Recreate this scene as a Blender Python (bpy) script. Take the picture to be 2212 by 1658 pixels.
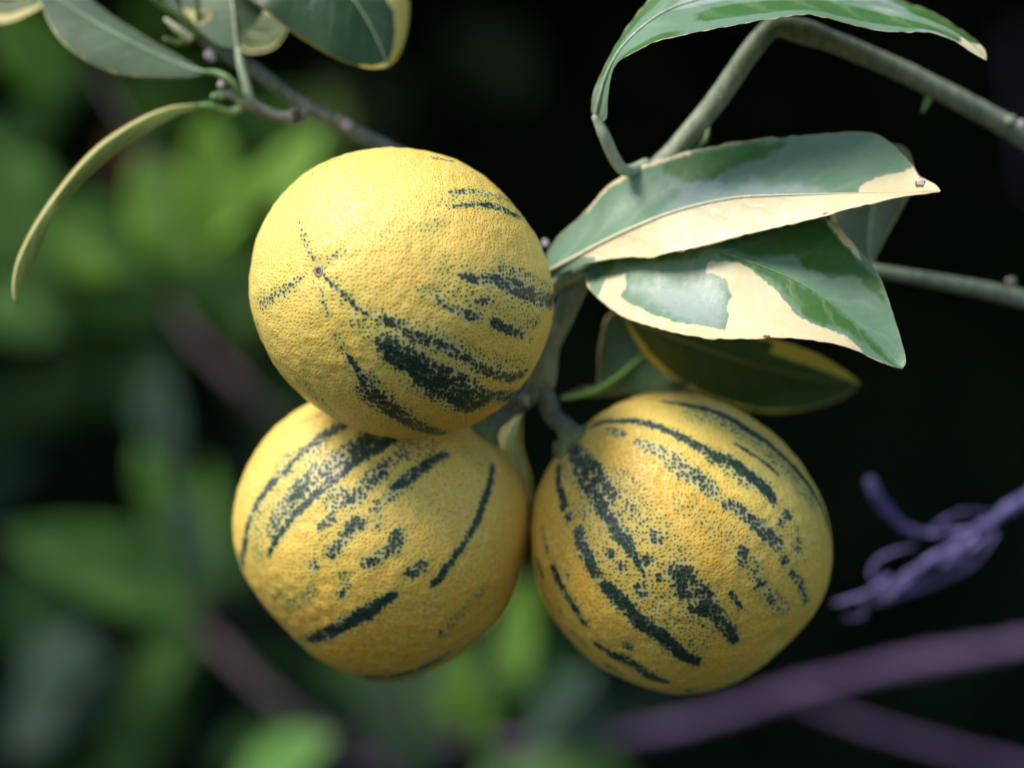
import bpy, bmesh, math, random
import numpy as np
from mathutils import Vector

random.seed(7)
rng = np.random.default_rng(7)
scene = bpy.context.scene
for o in list(bpy.data.objects):
    bpy.data.objects.remove(o)
C = scene.collection

# ------------------------------------------------------------------ camera
S = 0.657                     # focus distance (m)
K = 0.236 / 2212.0            # metres per reference unit at the focus plane
H0 = 1.30                     # height of the lens above the ground
cam_d = bpy.data.cameras.new('camera')
cam = bpy.data.objects.new('camera', cam_d)
C.objects.link(cam)
cam.location = (0, -S, H0)
cam.rotation_euler = (math.radians(90), 0, 0)
cam_d.sensor_width = 36.0
cam_d.lens = 36.0 * S / 0.236
cam_d.clip_start = 0.02
cam_d.clip_end = 60.0
cam_d.dof.use_dof = True
cam_d.dof.focus_distance = S + 0.002
cam_d.dof.aperture_fstop = 4.8
scene.camera = cam

# ------------------------------------------------------------------ world, sun, exposure
SUN_EL, SUN_AZ = 54.0, -57.0          # degrees; azimuth measured from the camera's back, to the left
world = bpy.data.worlds.new('World')
scene.world = world
world.use_nodes = True
wn = world.node_tree
bg = wn.nodes['Background']
sky = wn.nodes.new('ShaderNodeTexSky')
sky.sky_type = 'NISHITA'
sky.sun_disc = False
el, az = math.radians(SUN_EL), math.radians(SUN_AZ)
sdir = Vector((math.sin(az) * math.cos(el), -math.cos(az) * math.cos(el), math.sin(el)))
sky.sun_elevation = el
sky.sun_rotation = math.atan2(sdir.x, sdir.y)
sky.dust_density = 0.5
wn.links.new(sky.outputs[0], bg.inputs[0])
bg.inputs[1].default_value = 0.05
sun_d = bpy.data.lights.new('sun', 'SUN')
sun_d.energy = 1.5
sun_d.angle = math.radians(26)
sun_d.color = (1.0, 0.92, 0.81)
sun = bpy.data.objects.new('sun', sun_d)
C.objects.link(sun)
sun.location = sdir * 3 + Vector((0, 0, H0))
sun.rotation_euler = (-sdir).to_track_quat('-Z', 'Y').to_euler()
vs = scene.view_settings
vs.view_transform = 'Standard'
vs.look = 'None'
vs.gamma = 1.0
vs.use_curve_mapping = False
vs.exposure = 1.65
scene.cycles.use_denoising = True
try:
    scene.cycles.denoiser = 'OPENIMAGEDENOISE'
    scene.cycles.denoising_prefilter = 'ACCURATE'
except Exception:
    pass

# ------------------------------------------------------------------ coordinate helpers
def P(x, y, d=0.0):
    s = (S + d) / S
    return np.array([(x - 1106) * K * s, d, H0 - (y - 829) * K * s])
def Z1(x, y): return (x * .4125, y * .4125)
def Z2(x, y): return (1119.3 + x * .4951, y * .4951)
def Z3(x, y): return (497.5 + x * .4001, 298.5 + y * .4001)
def Z4(x, y): return (480.9 + x * .39, 845.7 + y * .39)
def Z5(x, y): return (1119.3 + x * .4249, 812.5 + y * .4249)
def Z6(x, y): return (995 + x * .3501, 456 + y * .3501)
def Z7(x, y): return (1658.2 + x * .3, 912 + y * .3)
def D(x, y): return (x, y)
def proj(co):
    s = (S + co[:, 1]) / S
    return np.stack([co[:, 0] / (K * s) + 1106, 829 - (co[:, 2] - H0) / (K * s)], 1)

def crom(pts, n):
    """Catmull-Rom through pts, n samples evenly spaced by chord length"""
    p = np.asarray(pts, float)
    if len(p) == 2:
        t = np.linspace(0, 1, n)[:, None]
        return p[0] * (1 - t) + p[1] * t
    q = np.vstack([2 * p[0] - p[1], p, 2 * p[-1] - p[-2]])
    out = []
    for i in range(len(p) - 1):
        a, b, c, d_ = q[i], q[i + 1], q[i + 2], q[i + 3]
        t = np.linspace(0, 1, 24, endpoint=False)[:, None]
        out.append(.5 * (2 * b + (c - a) * t + (2 * a - 5 * b + 4 * c - d_) * t ** 2 + (3 * b - a - 3 * c + d_) * t ** 3))
    out.append(p[-1:])
    o = np.vstack(out)
    m = min(3, o.shape[1])
    L = np.concatenate([[0], np.cumsum(np.linalg.norm(np.diff(o[:, :m], axis=0), axis=1))])
    s = np.linspace(0, L[-1], n)
    return np.stack([np.interp(s, L, o[:, k]) for k in range(o.shape[1])], 1)

# cheap smooth value noise in 3D for shaping meshes
_lat = rng.random((64, 64, 64)) * 2 - 1
def vnoise(p):
    p = np.asarray(p, float)
    i = np.floor(p).astype(int); f = p - i; f = f * f * (3 - 2 * f)
    r = 0
    for dx in (0, 1):
        for dy in (0, 1):
            for dz in (0, 1):
                w = (f[:, 0] if dx else 1 - f[:, 0]) * (f[:, 1] if dy else 1 - f[:, 1]) * (f[:, 2] if dz else 1 - f[:, 2])
                r = r + w * _lat[(i[:, 0] + dx) % 64, (i[:, 1] + dy) % 64, (i[:, 2] + dz) % 64]
    return r

# ------------------------------------------------------------------ object helpers
def mesh_obj(name, verts, faces, mat, parent=None, smooth=True):
    me = bpy.data.meshes.new(name)
    me.from_pydata([tuple(map(float, v)) for v in verts], [], [tuple(map(int, f)) for f in faces])
    if smooth:
        me.polygons.foreach_set('use_smooth', [True] * len(me.polygons))
    me.materials.append(mat)
    me.update()
    o = bpy.data.objects.new(name, me)
    C.objects.link(o)
    if parent is not None:
        root = parent
        off = Vector((0, 0, 0))
        while root is not None:
            off += root.location
            root = root.parent
        o.parent = parent
        for v in me.vertices:
            v.co -= off
    return o
def thing(name, label, cat, loc, group=None):
    o = bpy.data.objects.new(name, None)
    o.empty_display_size = 0.01
    C.objects.link(o)
    o.location = tuple(map(float, loc))
    tag(o, label, cat, group)
    return o
def tag(o, label=None, cat=None, group=None, kind=None):
    if label: o['label'] = label
    if cat: o['category'] = cat
    if group: o['group'] = group
    if kind: o['kind'] = kind
    return o
def fattr(me, name, vals):
    a = me.attributes.new(name, 'FLOAT', 'POINT')
    a.data.foreach_set('value', np.asarray(vals, np.float32))

# ------------------------------------------------------------------ materials
class NT:
    def __init__(s, name):
        s.m = bpy.data.materials.new(name); s.m.use_nodes = True
        s.t = s.m.node_tree; s.N = s.t.nodes; s.p = s.N['Principled BSDF']; s.out = s.N['Material Output']
    def n(s, typ, **kw):
        x = s.N.new('ShaderNode' + typ)
        for k, v in kw.items(): setattr(x, k, v)
        return x
    def l(s, a, b): s.t.links.new(a, b)
    def put(s, sock, v):
        if hasattr(v, 'links') or isinstance(v, bpy.types.NodeSocket): s.l(v, sock)
        else: sock.default_value = v
    def math(s, op, a, b=None, c=None, clamp=False):
        x = s.n('Math', operation=op); x.use_clamp = clamp
        s.put(x.inputs[0], a)
        if b is not None: s.put(x.inputs[1], b)
        if c is not None: s.put(x.inputs[2], c)
        return x.outputs[0]
    def ss(s, v, a, b, lo=0.0, hi=1.0):
        x = s.n('MapRange', interpolation_type='SMOOTHSTEP')
        s.put(x.inputs[0], v); s.put(x.inputs[1], a); s.put(x.inputs[2], b)
        x.inputs[3].default_value = lo; x.inputs[4].default_value = hi
        return x.outputs[0]
    def mix(s, f, a, b, blend='MIX'):
        x = s.n('Mix', data_type='RGBA', blend_type=blend)
        s.put(x.inputs[0], f)
        s.put(x.inputs[6], a if not isinstance(a, tuple) else (*a, 1)); s.put(x.inputs[7], b if not isinstance(b, tuple) else (*b, 1))
        return x.outputs[2]
    def attr(s, name): return s.n('Attribute', attribute_name=name).outputs['Fac']
    def coords(s, scale):
        tc = s.n('TexCoord'); v = s.n('VectorMath', operation='SCALE')
        s.l(tc.outputs['Object'], v.inputs[0]); v.inputs['Scale'].default_value = scale
        return v.outputs[0]
    def noise(s, vec, scale, detail=3, rough=.55):
        x = s.n('TexNoise'); s.l(vec, x.inputs['Vector']); x.inputs['Scale'].default_value = scale
        x.inputs['Detail'].default_value = detail; x.inputs['Roughness'].default_value = rough
        return x.outputs[0]
    def bump(s, h, strength, dist, normal=None):
        x = s.n('Bump'); s.l(h, x.inputs['Height']); x.inputs['Strength'].default_value = strength
        x.inputs['Distance'].default_value = dist
        if normal is not None: s.l(normal, x.inputs['Normal'])
        return x.outputs[0]

def rind_material():
    t = NT('rind')
    mm = t.coords(1000.0)                       # millimetres
    den = t.attr('stripe'); orange = t.attr('warm')
    nz = t.noise(mm, .9, 3)
    vo = t.n('TexVoronoi', feature='F1', voronoi_dimensions='2D'); t.l(t.n('Attribute', attribute_name='skin').outputs['Vector'], vo.inputs['Vector'])
    vo.inputs['Scale'].default_value = .97; vo.inputs['Randomness'].default_value = .80
    sep = t.n('SeparateColor'); t.l(vo.outputs['Color'], sep.inputs[0]); rnd, rnd2 = sep.outputs[0], sep.outputs[1]
    dist = t.math('MULTIPLY', vo.outputs['Distance'], t.ss(rnd2, 0, 1, .86, 1.25))      # glands of uneven size
    den2 = t.math('ADD', den, t.math('MULTIPLY', t.math('SUBTRACT', t.noise(mm, .33, 5, .68), .5), t.math('MULTIPLY', den, 1.7)))
    r = t.math('ADD', den2, t.math('MULTIPLY', t.math('SUBTRACT', rnd, .5), t.ss(den, .02, .3, 0, .36)))
    rad = t.math('MULTIPLY', t.math('SUBTRACT', r, .12), .78)
    dot = t.ss(dist, t.math('SUBTRACT', rad, .16), t.math('ADD', rad, .09), 1.0, 0.0)
    dot = t.math('MULTIPLY', dot, t.ss(rad, .0, .12))
    base = t.mix(orange, (.94, .725, .15), (.92, .485, .022))
    base = t.mix(t.ss(nz, .35, .7), base, t.mix(.5, base, (.90, .73, .20)))
    pit = t.ss(dist, .10, .30, 1.0, 0.0)
    base = t.mix(t.math('MULTIPLY', pit, .42), base, (.76, .44, .015))
    base = t.mix(t.ss(dist, .42, .75, 0, .30), base, (.92, .80, .40))
    # green tinge, then a soft dark stain under the skin, then the pale web between the glands
    halo = t.ss(t.math('ADD', den, t.math('MULTIPLY', t.math('SUBTRACT', t.noise(mm, .12, 3), .5), t.math('MULTIPLY', den, 1.2))), .03, .50)
    base = t.mix(t.math('MULTIPLY', halo, .38), base, (.40, .46, .10))
    base = t.mix(t.math('MULTIPLY', t.ss(den2, .36, .80), .46), base, (.44, .50, .38))
    base = t.mix(t.ss(den2, .74, 1.08, 0, .85), base, (.045, .085, .055))
    dark = t.mix(t.noise(mm, .35, 2), (.010, .034, .024), (.022, .060, .036))
    dcol = t.mix(t.ss(den2, .30, .92), (.070, .125, .055), dark)
    col = t.mix(t.math('MULTIPLY', dot, .95), base, dcol)
    t.l(col, t.p.inputs['Base Color'])
    hgt = t.ss(dist, .05, .38)
    b1 = t.bump(hgt, .52, .00026)
    b2 = t.bump(t.noise(mm, .40, 3, .6), .12, .0008, b1)
    t.l(b2, t.p.inputs['Normal'])
    t.l(t.ss(dot, 0, 1, .47, .38), t.p.inputs['Roughness'])
    t.p.inputs['Specular IOR Level'].default_value = .55
    t.p.inputs['Subsurface Weight'].default_value = .10
    t.p.inputs['Subsurface Radius'].default_value = (.003, .0018, .0005)
    t.p.inputs['Subsurface Scale'].default_value = .6
    return t.m

def leaf_material(name, green, dark, cream, pale=None, rough=.40, trans=.22, noise_amp=.55, spec=.5, tr_col=None, edge_w=.55, vein=.30):
    t = NT(name)
    mm = t.coords(1000.0)
    cr = t.attr('cream'); dk = t.attr('dark'); u = t.attr('lu'); v = t.attr('lv'); pl = t.attr('pale')
    n1 = t.math('SUBTRACT', t.noise(mm, .42, 6, .68), .5)
    n2 = t.math('SUBTRACT', t.noise(mm, .33, 5, .66), .5)
    cm = t.ss(t.math('ADD', cr, t.math('MULTIPLY', n1, noise_amp)), -.045, .045)
    dm = t.ss(t.math('ADD', dk, t.math('MULTIPLY', n2, noise_amp * 1.2)), -.13, .13)
    pm = t.ss(t.math('ADD', pl, t.math('MULTIPLY', n1, noise_amp * 1.6)), -.25, .25)
    soft = t.noise(mm, .22, 6, .7)
    g = t.mix(soft, green, (green[0] * .55, green[1] * .72, green[2] * .50))
    g = t.mix(pm, g, pale or tuple(min(1, c * 1.5 + .03) for c in green))
    dcol = t.mix(t.noise(mm, .5, 3), dark, tuple(c * .62 for c in dark))
    g = t.mix(dm, g, dcol)
    cc = t.mix(t.ss(t.noise(mm, .28, 4), .35, .7), cream, (cream[0] * .98, cream[1] * .95, cream[2] * .82))
    col = t.mix(cm, g, cc)
    # lateral veins: |u| pulls the wave towards the tip
    au = t.math('ABSOLUTE', u)
    ph = t.math('ADD', t.math('MULTIPLY', t.math('SUBTRACT', v, t.math('MULTIPLY', au, .16)), 62.0), t.math('MULTIPLY', n2, 5.0))
    wv = t.math('POWER', t.math('ADD', t.math('MULTIPLY', t.math('SINE', ph), .5), .5), 7.0)
    wv = t.math('MULTIPLY', wv, t.ss(au, .98, .2))
    vo = t.n('TexVoronoi', feature='F1'); t.l(mm, vo.inputs['Vector']); vo.inputs['Scale'].default_value = 1.15
    gl = t.ss(vo.outputs['Distance'], .10, .20, 1, 0)
    col = t.mix(t.math('MULTIPLY', wv, vein), col, t.mix(.5, col, (.55, .62, .40)))
    col = t.mix(t.math('MULTIPLY', gl, .17), col, t.mix(.7, col, (.04, .07, .02)))
    edge = t.ss(au, .965, 1.0)
    col = t.mix(t.math('MULTIPLY', edge, edge_w), col, tuple(c * f for c, f in zip(cream, (.8, .68, .45))))
    t.l(col, t.p.inputs['Base Color'])
    h = t.math('ADD', t.math('MULTIPLY', wv, .5), t.math('ADD', t.math('MULTIPLY', t.noise(mm, .6, 4), .8), t.math('MULTIPLY', gl, -.25)))
    t.l(t.bump(h, .30, .00045), t.p.inputs['Normal'])
    t.l(t.ss(t.noise(mm, .25, 4), .3, .7, rough - .05, rough + .10), t.p.inputs['Roughness'])
    t.p.inputs['Specular IOR Level'].default_value = spec
    tr = t.n('BsdfTranslucent')
    t.l(t.mix(.45, col, tr_col or (.22, .42, .02)), tr.inputs[0])
    ms = t.n('MixShader'); ms.inputs[0].default_value = trans
    t.l(t.p.outputs[0], ms.inputs[1]); t.l(tr.outputs[0], ms.inputs[2]); t.l(ms.outputs[0], t.out.inputs[0])
    return t.m

def bark_material(name, c1, c2, rough=.6, scale=.5, bump=.3, spec=.4):
    t = NT(name)
    mm = t.coords(1000.0)
    mp = t.n('Mapping'); t.l(mm, mp.inputs['Vector']); mp.inputs['Scale'].default_value = (1, 1, .5)
    n = t.noise(mp.outputs[0], scale, 5, .62)
    col = t.mix(t.ss(n, .32, .68), c1, c2)
    vo = t.n('TexVoronoi', feature='F1'); t.l(mp.outputs[0], vo.inputs['Vector']); vo.inputs['Scale'].default_value = scale * 2.2
    sp = t.math('MULTIPLY', t.ss(vo.outputs['Distance'], .16, .28, 1, 0), .35)
    col = t.mix(sp, col, tuple(min(.8, c * 1.7 + .03) for c in c2))
    t.l(col, t.p.inputs['Base Color'])
    t.l(t.bump(t.noise(mp.outputs[0], scale * 3, 4), bump, .0005), t.p.inputs['Normal'])
    t.p.inputs['Roughness'].default_value = rough
    t.p.inputs['Specular IOR Level'].default_value = spec
    return t.m

M = {}
M['rind'] = rind_material()
CREAM = (.92, .80, .52)
M['leaf'] = leaf_material('variegated_leaf', (.245, .38, .28), (.085, .235, .05), CREAM, pale=(.39, .49, .44), rough=.40)
M['leaf_green'] = leaf_material('green_leaf', (.075, .13, .06), (.022, .080, .020), (.90, .75, .20), rough=.38, vein=.08)
M['leaf_under'] = leaf_material('leaf_underside', (.165, .225, .155), (.09, .16, .07), (.60, .56, .26), rough=.55, trans=.25, edge_w=.25, vein=.12)
M['leaf_olive'] = leaf_material('olive_leaf', (.19, .26, .05), (.09, .16, .02), (.86, .76, .36), rough=.5, trans=.38)
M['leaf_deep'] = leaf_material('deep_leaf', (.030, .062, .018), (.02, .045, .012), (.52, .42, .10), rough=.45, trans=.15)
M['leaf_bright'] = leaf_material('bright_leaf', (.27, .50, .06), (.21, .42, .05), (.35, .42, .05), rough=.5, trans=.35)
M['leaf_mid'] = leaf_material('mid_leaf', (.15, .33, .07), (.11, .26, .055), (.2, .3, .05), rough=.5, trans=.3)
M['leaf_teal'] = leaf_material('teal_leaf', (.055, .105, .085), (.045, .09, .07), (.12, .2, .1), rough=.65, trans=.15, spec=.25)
M['leaf_red'] = leaf_material('red_leaf', (.22, .06, .035), (.16, .05, .03), (.3, .1, .05), rough=.5, tr_col=(.3, .08, .03))
M['rib'] = bark_material('midrib', (.30, .38, .24), (.42, .48, .34), .45, .6, .05)
M['rib_green'] = bark_material('green_midrib', (.12, .28, .05), (.17, .34, .07), .45, .6, .05)
M['rib_cream'] = bark_material('cream_midrib', (.62, .62, .42), (.72, .70, .48), .45, .6, .05)
M['twig'] = bark_material('green_twig', (.17, .215, .125), (.31, .35, .255), .45, .35, .25)
M['twig_dark'] = bark_material('grey_twig', (.105, .13, .095), (.20, .225, .185), .5, .4, .35)
M['petiole'] = bark_material('petiole', (.09, .19, .045), (.15, .26, .08), .45, .5, .15)
M['calyx'] = bark_material('calyx', (.10, .18, .06), (.20, .29, .13), .5, .8, .3)
M['scar'] = bark_material('scar', (.26, .20, .14), (.58, .52, .42), .8, 1.6, .7)
M['scar_core'] = bark_material('scar_core', (.05, .025, .02), (.14, .08, .06), .9, 2.5, .8)
M['bud'] = bark_material('pale_bud', (.42, .37, .41), (.74, .68, .74), .8, .9, .6)
M['purple'] = bark_material('skylight_tint_bark', (.085, .05, .125), (.15, .09, .20), .6, .12, .4)  # violet of blue skylight on grey bark, put into the colour
M['mauve'] = bark_material('brown_bark', (.055, .035, .045), (.09, .06, .075), .65, .12, .4)
M['dry'] = bark_material('dry_purple', (.045, .038, .13), (.24, .20, .48), .6, .5, .8)
M['spot'] = bark_material('blemish', (.75, .70, .74), (.85, .80, .84), .7, 1.2, .3)
M['spot_rim'] = bark_material('blemish_rim', (.32, .11, .05), (.45, .2, .1), .7, 1.2, .3)

# ------------------------------------------------------------------ shape builders
def tube(name, pts, radii, mat, parent=None, n=40, sides=14, noise=.04, cap=True, knots=()):
    c = crom(np.array([P(*p) for p in pts]), n)
    t_in = np.linspace(0, 1, len(radii))
    r = np.interp(np.linspace(0, 1, n), t_in, radii) * K
    for (k, amt, wid) in knots:
        r = r * (1 + amt * np.exp(-((np.linspace(0, 1, n) - k) / wid) ** 2))
    tan = np.gradient(c, axis=0); tan /= np.linalg.norm(tan, axis=1)[:, None]
    ref = np.array([0.3, 1.0, 0.2]); ref /= np.linalg.norm(ref)
    V, F = [], []
    for i in range(n):
        a = np.cross(tan[i], ref); a /= np.linalg.norm(a); b = np.cross(tan[i], a)
        ph = np.linspace(0, 2 * math.pi, sides, endpoint=False)
        q = c[i] + (np.cos(ph)[:, None] * a + np.sin(ph)[:, None] * b) * r[i]
        w = vnoise(q * 260)
        q = c[i] + (q - c[i]) * (1 + noise * w)[:, None]
        V.extend(q)
    for i in range(n - 1):
        for j in range(sides):
            F.append((i * sides + j, i * sides + (j + 1) % sides, (i + 1) * sides + (j + 1) % sides, (i + 1) * sides + j))
    if cap:
        for i, s in ((0, -1), (n - 1, 1)):
            V.append(c[i] + tan[i] * s * r[i] * .55); k = len(V) - 1
            for j in range(sides):
                e = (i * sides + j, i * sides + (j + 1) % sides, k)
                F.append(e if s > 0 else e[::-1])
    return mesh_obj(name, V, F, mat, parent)

def sd_poly(p, poly):
    """signed distance, positive inside"""
    poly = np.asarray(poly, float)
    d = np.full(len(p), 1e9); ins = np.zeros(len(p), bool)
    for i in range(len(poly)):
        a, b = poly[i - 1], poly[i]
        e = b - a; w = p - a
        t = np.clip((w @ e) / (e @ e + 1e-9), 0, 1)
        d = np.minimum(d, np.linalg.norm(w - t[:, None] * e, axis=1))
        cond = (a[1] > p[:, 1]) != (b[1] > p[:, 1])
        xi = (b[0] - a[0]) * (p[:, 1] - a[1]) / (b[1] - a[1] + 1e-12) + a[0]
        ins ^= cond & (p[:, 0] < xi)
    return np.where(ins, d, -d)

def blade(L, Mi, R, mat, parent, nv=90, nu=26, bulge=(.06, .06), thick=.00032, cream=None, dark=None, pale=None,
          rib=None, rib_r=(4.5, 1.2), rib_mat=None, wav=.0004, name='leaf', rib_side=-1, edge_n=1.6, rib_lift=.25):
    """leaf lofted through left edge, midrib, right edge; each a list of (x, y, depth)"""
    cl, cm, cr = (crom(np.array([P(*p) for p in q]), nv) for q in (L, Mi, R))
    us = np.linspace(-1, 1, 2 * nu + 1)
    V = np.zeros((nv, 2 * nu + 1, 3)); U = np.zeros((nv, 2 * nu + 1)); W = np.zeros_like(U)
    tan = np.gradient(cm, axis=0); tan /= np.linalg.norm(tan, axis=1)[:, None] + 1e-12
    for i in range(nv):
        for j, u in enumerate(us):
            e = cl[i] if u < 0 else cr[i]
            a = abs(u); p = cm[i] * (1 - a) + e * a
            nn = np.cross(e - cm[i], tan[i]) * (1 if u < 0 else -1)
            p = p + nn * (bulge[0] if u < 0 else bulge[1]) * 4 * a * (1 - a)
            V[i, j] = p
        U[i] = us; W[i] = i / (nv - 1)
    co = V.reshape(-1, 3)
    # gentle cockling, and a finely uneven margin
    ar = np.abs(U.reshape(-1))
    taper = np.sin(np.pi * np.clip(W.reshape(-1), 0, 1)) ** .5
    co[:, 1] += wav * vnoise(co * 95 + 7.3) * taper * (.4 + ar)
    co[:, 2] += edge_n * K * vnoise(co * 620 + 3.1) * (ar > .99) * taper
    px = proj(co)
    n_u = 2 * nu + 1
    F = [(i * n_u + j, i * n_u + j + 1, (i + 1) * n_u + j + 1, (i + 1) * n_u + j) for i in range(nv - 1) for j in range(2 * nu)]
    # thickness: offset along the averaged normal
    gu = np.gradient(co.reshape(nv, n_u, 3), axis=1).reshape(-1, 3); gv = np.gradient(co.reshape(nv, n_u, 3), axis=0).reshape(-1, 3)
    nor = np.cross(gu, gv); nor /= np.linalg.norm(nor, axis=1)[:, None] + 1e-12
    if np.mean(nor[:, 1]) < 0: nor = -nor          # offset layer goes behind
    top, bot = co, co + nor * thick * np.clip(1.15 - ar, .15, 1)[:, None]
    n0 = len(co)
    F2 = [tuple(k + n0 for k in f[::-1]) for f in F]
    ring = [j for j in range(n_u)] + [i * n_u + n_u - 1 for i in range(1, nv)] + [(nv - 1) * n_u + j for j in range(n_u - 2, -1, -1)] + [i * n_u for i in range(nv - 2, 0, -1)]
    F3 = [(ring[k], ring[k - 1], ring[k - 1] + n0, ring[k] + n0) for k in range(len(ring))]
    ob = mesh_obj(name, np.vstack([top, bot]), F + F2 + F3, mat, parent)
    u1, w1 = U.reshape(-1), W.reshape(-1)
    def ev(f): return np.tile(np.clip(f(u1, w1, px), -2, 2), 2) if f is not None else np.full(2 * n0, -2.0)
    fattr(ob.data, 'lu', np.tile(u1, 2)); fattr(ob.data, 'lv', np.tile(w1, 2))
    fattr(ob.data, 'cream', ev(cream)); fattr(ob.data, 'dark', ev(dark)); fattr(ob.data, 'pale', ev(pale))
    if rib is not False:
        # raised midrib, a sub-part lying along the fold of the blade
        k = nv
        rr = np.interp(np.linspace(0, 1, k), [0, 1], rib_r) * K
        nm = nor.reshape(nv, n_u, 3)[:, nu]
        c = co.reshape(nv, n_u, 3)[:, nu] + nm * rib_side * rr[:, None] * rib_lift
        side = 8; VV, FF = [], []
        for i in range(k):
            b = np.cross(tan[i], nm[i]); b /= np.linalg.norm(b) + 1e-12
            ph = np.linspace(0, 2 * math.pi, side, endpoint=False)
            VV.extend(c[i] + (np.cos(ph)[:, None] * b + np.sin(ph)[:, None] * nm[i] * .6) * rr[i])
        for i in range(k - 1):
            for j in range(side):
                FF.append((i * side + j, i * side + (j + 1) % side, (i + 1) * side + (j + 1) % side, (i + 1) * side + j))
        mesh_obj('midrib', VV, FF, rib_mat or M['rib'], ob)
    return ob

def poly_f(*polys, scale=28.0):
    def f(u, v, px): return np.max([sd_poly(px, q) for q in polys], axis=0) / scale
    return f
def margin(w, amp=3.0):
    return lambda u, v, px: (np.abs(u) - (1 - w) + .35 * w * vnoise(np.stack([v * 14, u * 2, v * 0], 1)) + np.clip(v - .93, 0, 1) * 2) * amp
def mixed(freq=3.0, off=0.0, seed=0.0):
    return lambda u, v, px: vnoise(np.stack([v * freq * 2 + seed, u * freq + seed, v * 0 + seed], 1)) * 1.6 + off
def both(f, g): return lambda u, v, px: np.maximum(f(u, v, px), g(u, v, px))

def simple_leaf(base, tip, width, mat, parent, roll=.3, arch=0.0, cream=None, dark=None, nv=26, nu=6, skew=0.0, rib=None, fold=.25, rib_mat=None):
    """whole leaf from base, tip (x, y, depth), width in reference units, rolled out of the picture plane"""
    b, t = P(*base), P(*tip)
    ax = t - b; ln = np.linalg.norm(ax); ax /= ln
    view = np.array([0, 1.0, 0]); w = np.cross(ax, view); w /= np.linalg.norm(w); nrm = np.cross(ax, w)
    f0 = np.array([-.30, -.72, .62]) + w * math.sin(roll * .6) * .7
    wd = np.cross(f0, ax); wd /= np.linalg.norm(wd); nd = np.cross(ax, wd); nd = nd if nd[1] < 0 else -nd
    hw = width * K * (S + base[2]) / S / 2
    vs_ = np.linspace(0, 1, 9)
    prof = np.sin(np.pi * vs_ ** .82) ** .8 * (1 - .12 * vs_); prof[0] = .04; prof[-1] = .01
    mid = [b + ax * ln * v + (w * arch + nd * abs(arch) * .5) * ln * 4 * v * (1 - v) for v in vs_]
    toP = lambda q: (q[0] / (K * (S + q[1]) / S) + 1106, 829 - (q[2] - H0) / (K * (S + q[1]) / S), q[1])
    Lp = [toP(m - wd * hw * f * (1 + skew) + nd * fold * hw * f) for m, f in zip(mid, prof)]
    Rp = [toP(m + wd * hw * f * (1 - skew) + nd * fold * hw * f) for m, f in zip(mid, prof)]
    return blade(Lp, [toP(m) for m in mid], Rp, mat, parent, nv=nv, nu=nu, cream=cream, dark=dark, wav=.002, rib=rib, rib_r=(5, 1.5), rib_mat=rib_mat)

# ------------------------------------------------------------------ background: foliage shaped as a hollow that blocks light
def hedge():
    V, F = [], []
    # backing: a deep bowl added to keep light out, open towards the viewer
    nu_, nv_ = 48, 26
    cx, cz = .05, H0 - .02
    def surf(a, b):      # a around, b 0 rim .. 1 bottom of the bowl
        y0 = .46 - .34 * math.cos(a) + .12 * math.sin(a)  # unseen rim comes forward on the right to cut side light
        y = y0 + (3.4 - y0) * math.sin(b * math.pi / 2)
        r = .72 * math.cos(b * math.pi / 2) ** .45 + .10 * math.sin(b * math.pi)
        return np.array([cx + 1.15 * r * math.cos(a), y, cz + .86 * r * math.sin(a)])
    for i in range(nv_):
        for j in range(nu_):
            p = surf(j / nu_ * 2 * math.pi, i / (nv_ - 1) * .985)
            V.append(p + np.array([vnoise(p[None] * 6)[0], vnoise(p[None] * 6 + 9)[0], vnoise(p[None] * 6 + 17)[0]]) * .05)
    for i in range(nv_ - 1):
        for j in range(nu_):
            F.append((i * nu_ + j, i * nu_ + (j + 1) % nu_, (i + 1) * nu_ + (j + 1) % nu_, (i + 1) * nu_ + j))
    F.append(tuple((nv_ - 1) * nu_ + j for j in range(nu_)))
    r = random.Random(3)
    for k in range(9000):
        a = r.uniform(0, 2 * math.pi); b = r.uniform(0, 1) ** 1.1
        p = surf(a, b); q = surf(a, min(1, b + .02)) if b < .95 else surf(a, b - .02)
        inw = np.array([cx, p[1], cz]) - p; inw = inw / (np.linalg.norm(inw) + 1e-6)
        p = p + inw * r.uniform(-.02, .07) * (1 if b < .9 else .3)
        ax = np.array([r.gauss(0, 1), r.gauss(0, 1), r.gauss(-.4, 1)]); ax /= np.linalg.norm(ax)
        sd = np.cross(ax, [r.gauss(0, 1), r.gauss(0, 1), r.gauss(0, 1)]); sd /= np.linalg.norm(sd)
        l, w = r.uniform(.05, .09), r.uniform(.018, .03)
        n0 = len(V)
        V += [p, p + ax * l * .45 + sd * w, p + ax * l, p + ax * l * .45 - sd * w]
        F.append((n0, n0 + 1, n0 + 2, n0 + 3))
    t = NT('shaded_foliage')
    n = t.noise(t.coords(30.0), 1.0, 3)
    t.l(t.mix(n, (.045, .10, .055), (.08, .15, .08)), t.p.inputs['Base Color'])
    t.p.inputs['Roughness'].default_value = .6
    t.p.inputs['Specular IOR Level'].default_value = .25
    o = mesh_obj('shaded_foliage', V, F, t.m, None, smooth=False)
    tag(o, 'dark shaded foliage behind the fruit, shaped as a hollow that blocks light', 'foliage', kind='stuff')
hedge()

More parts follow.
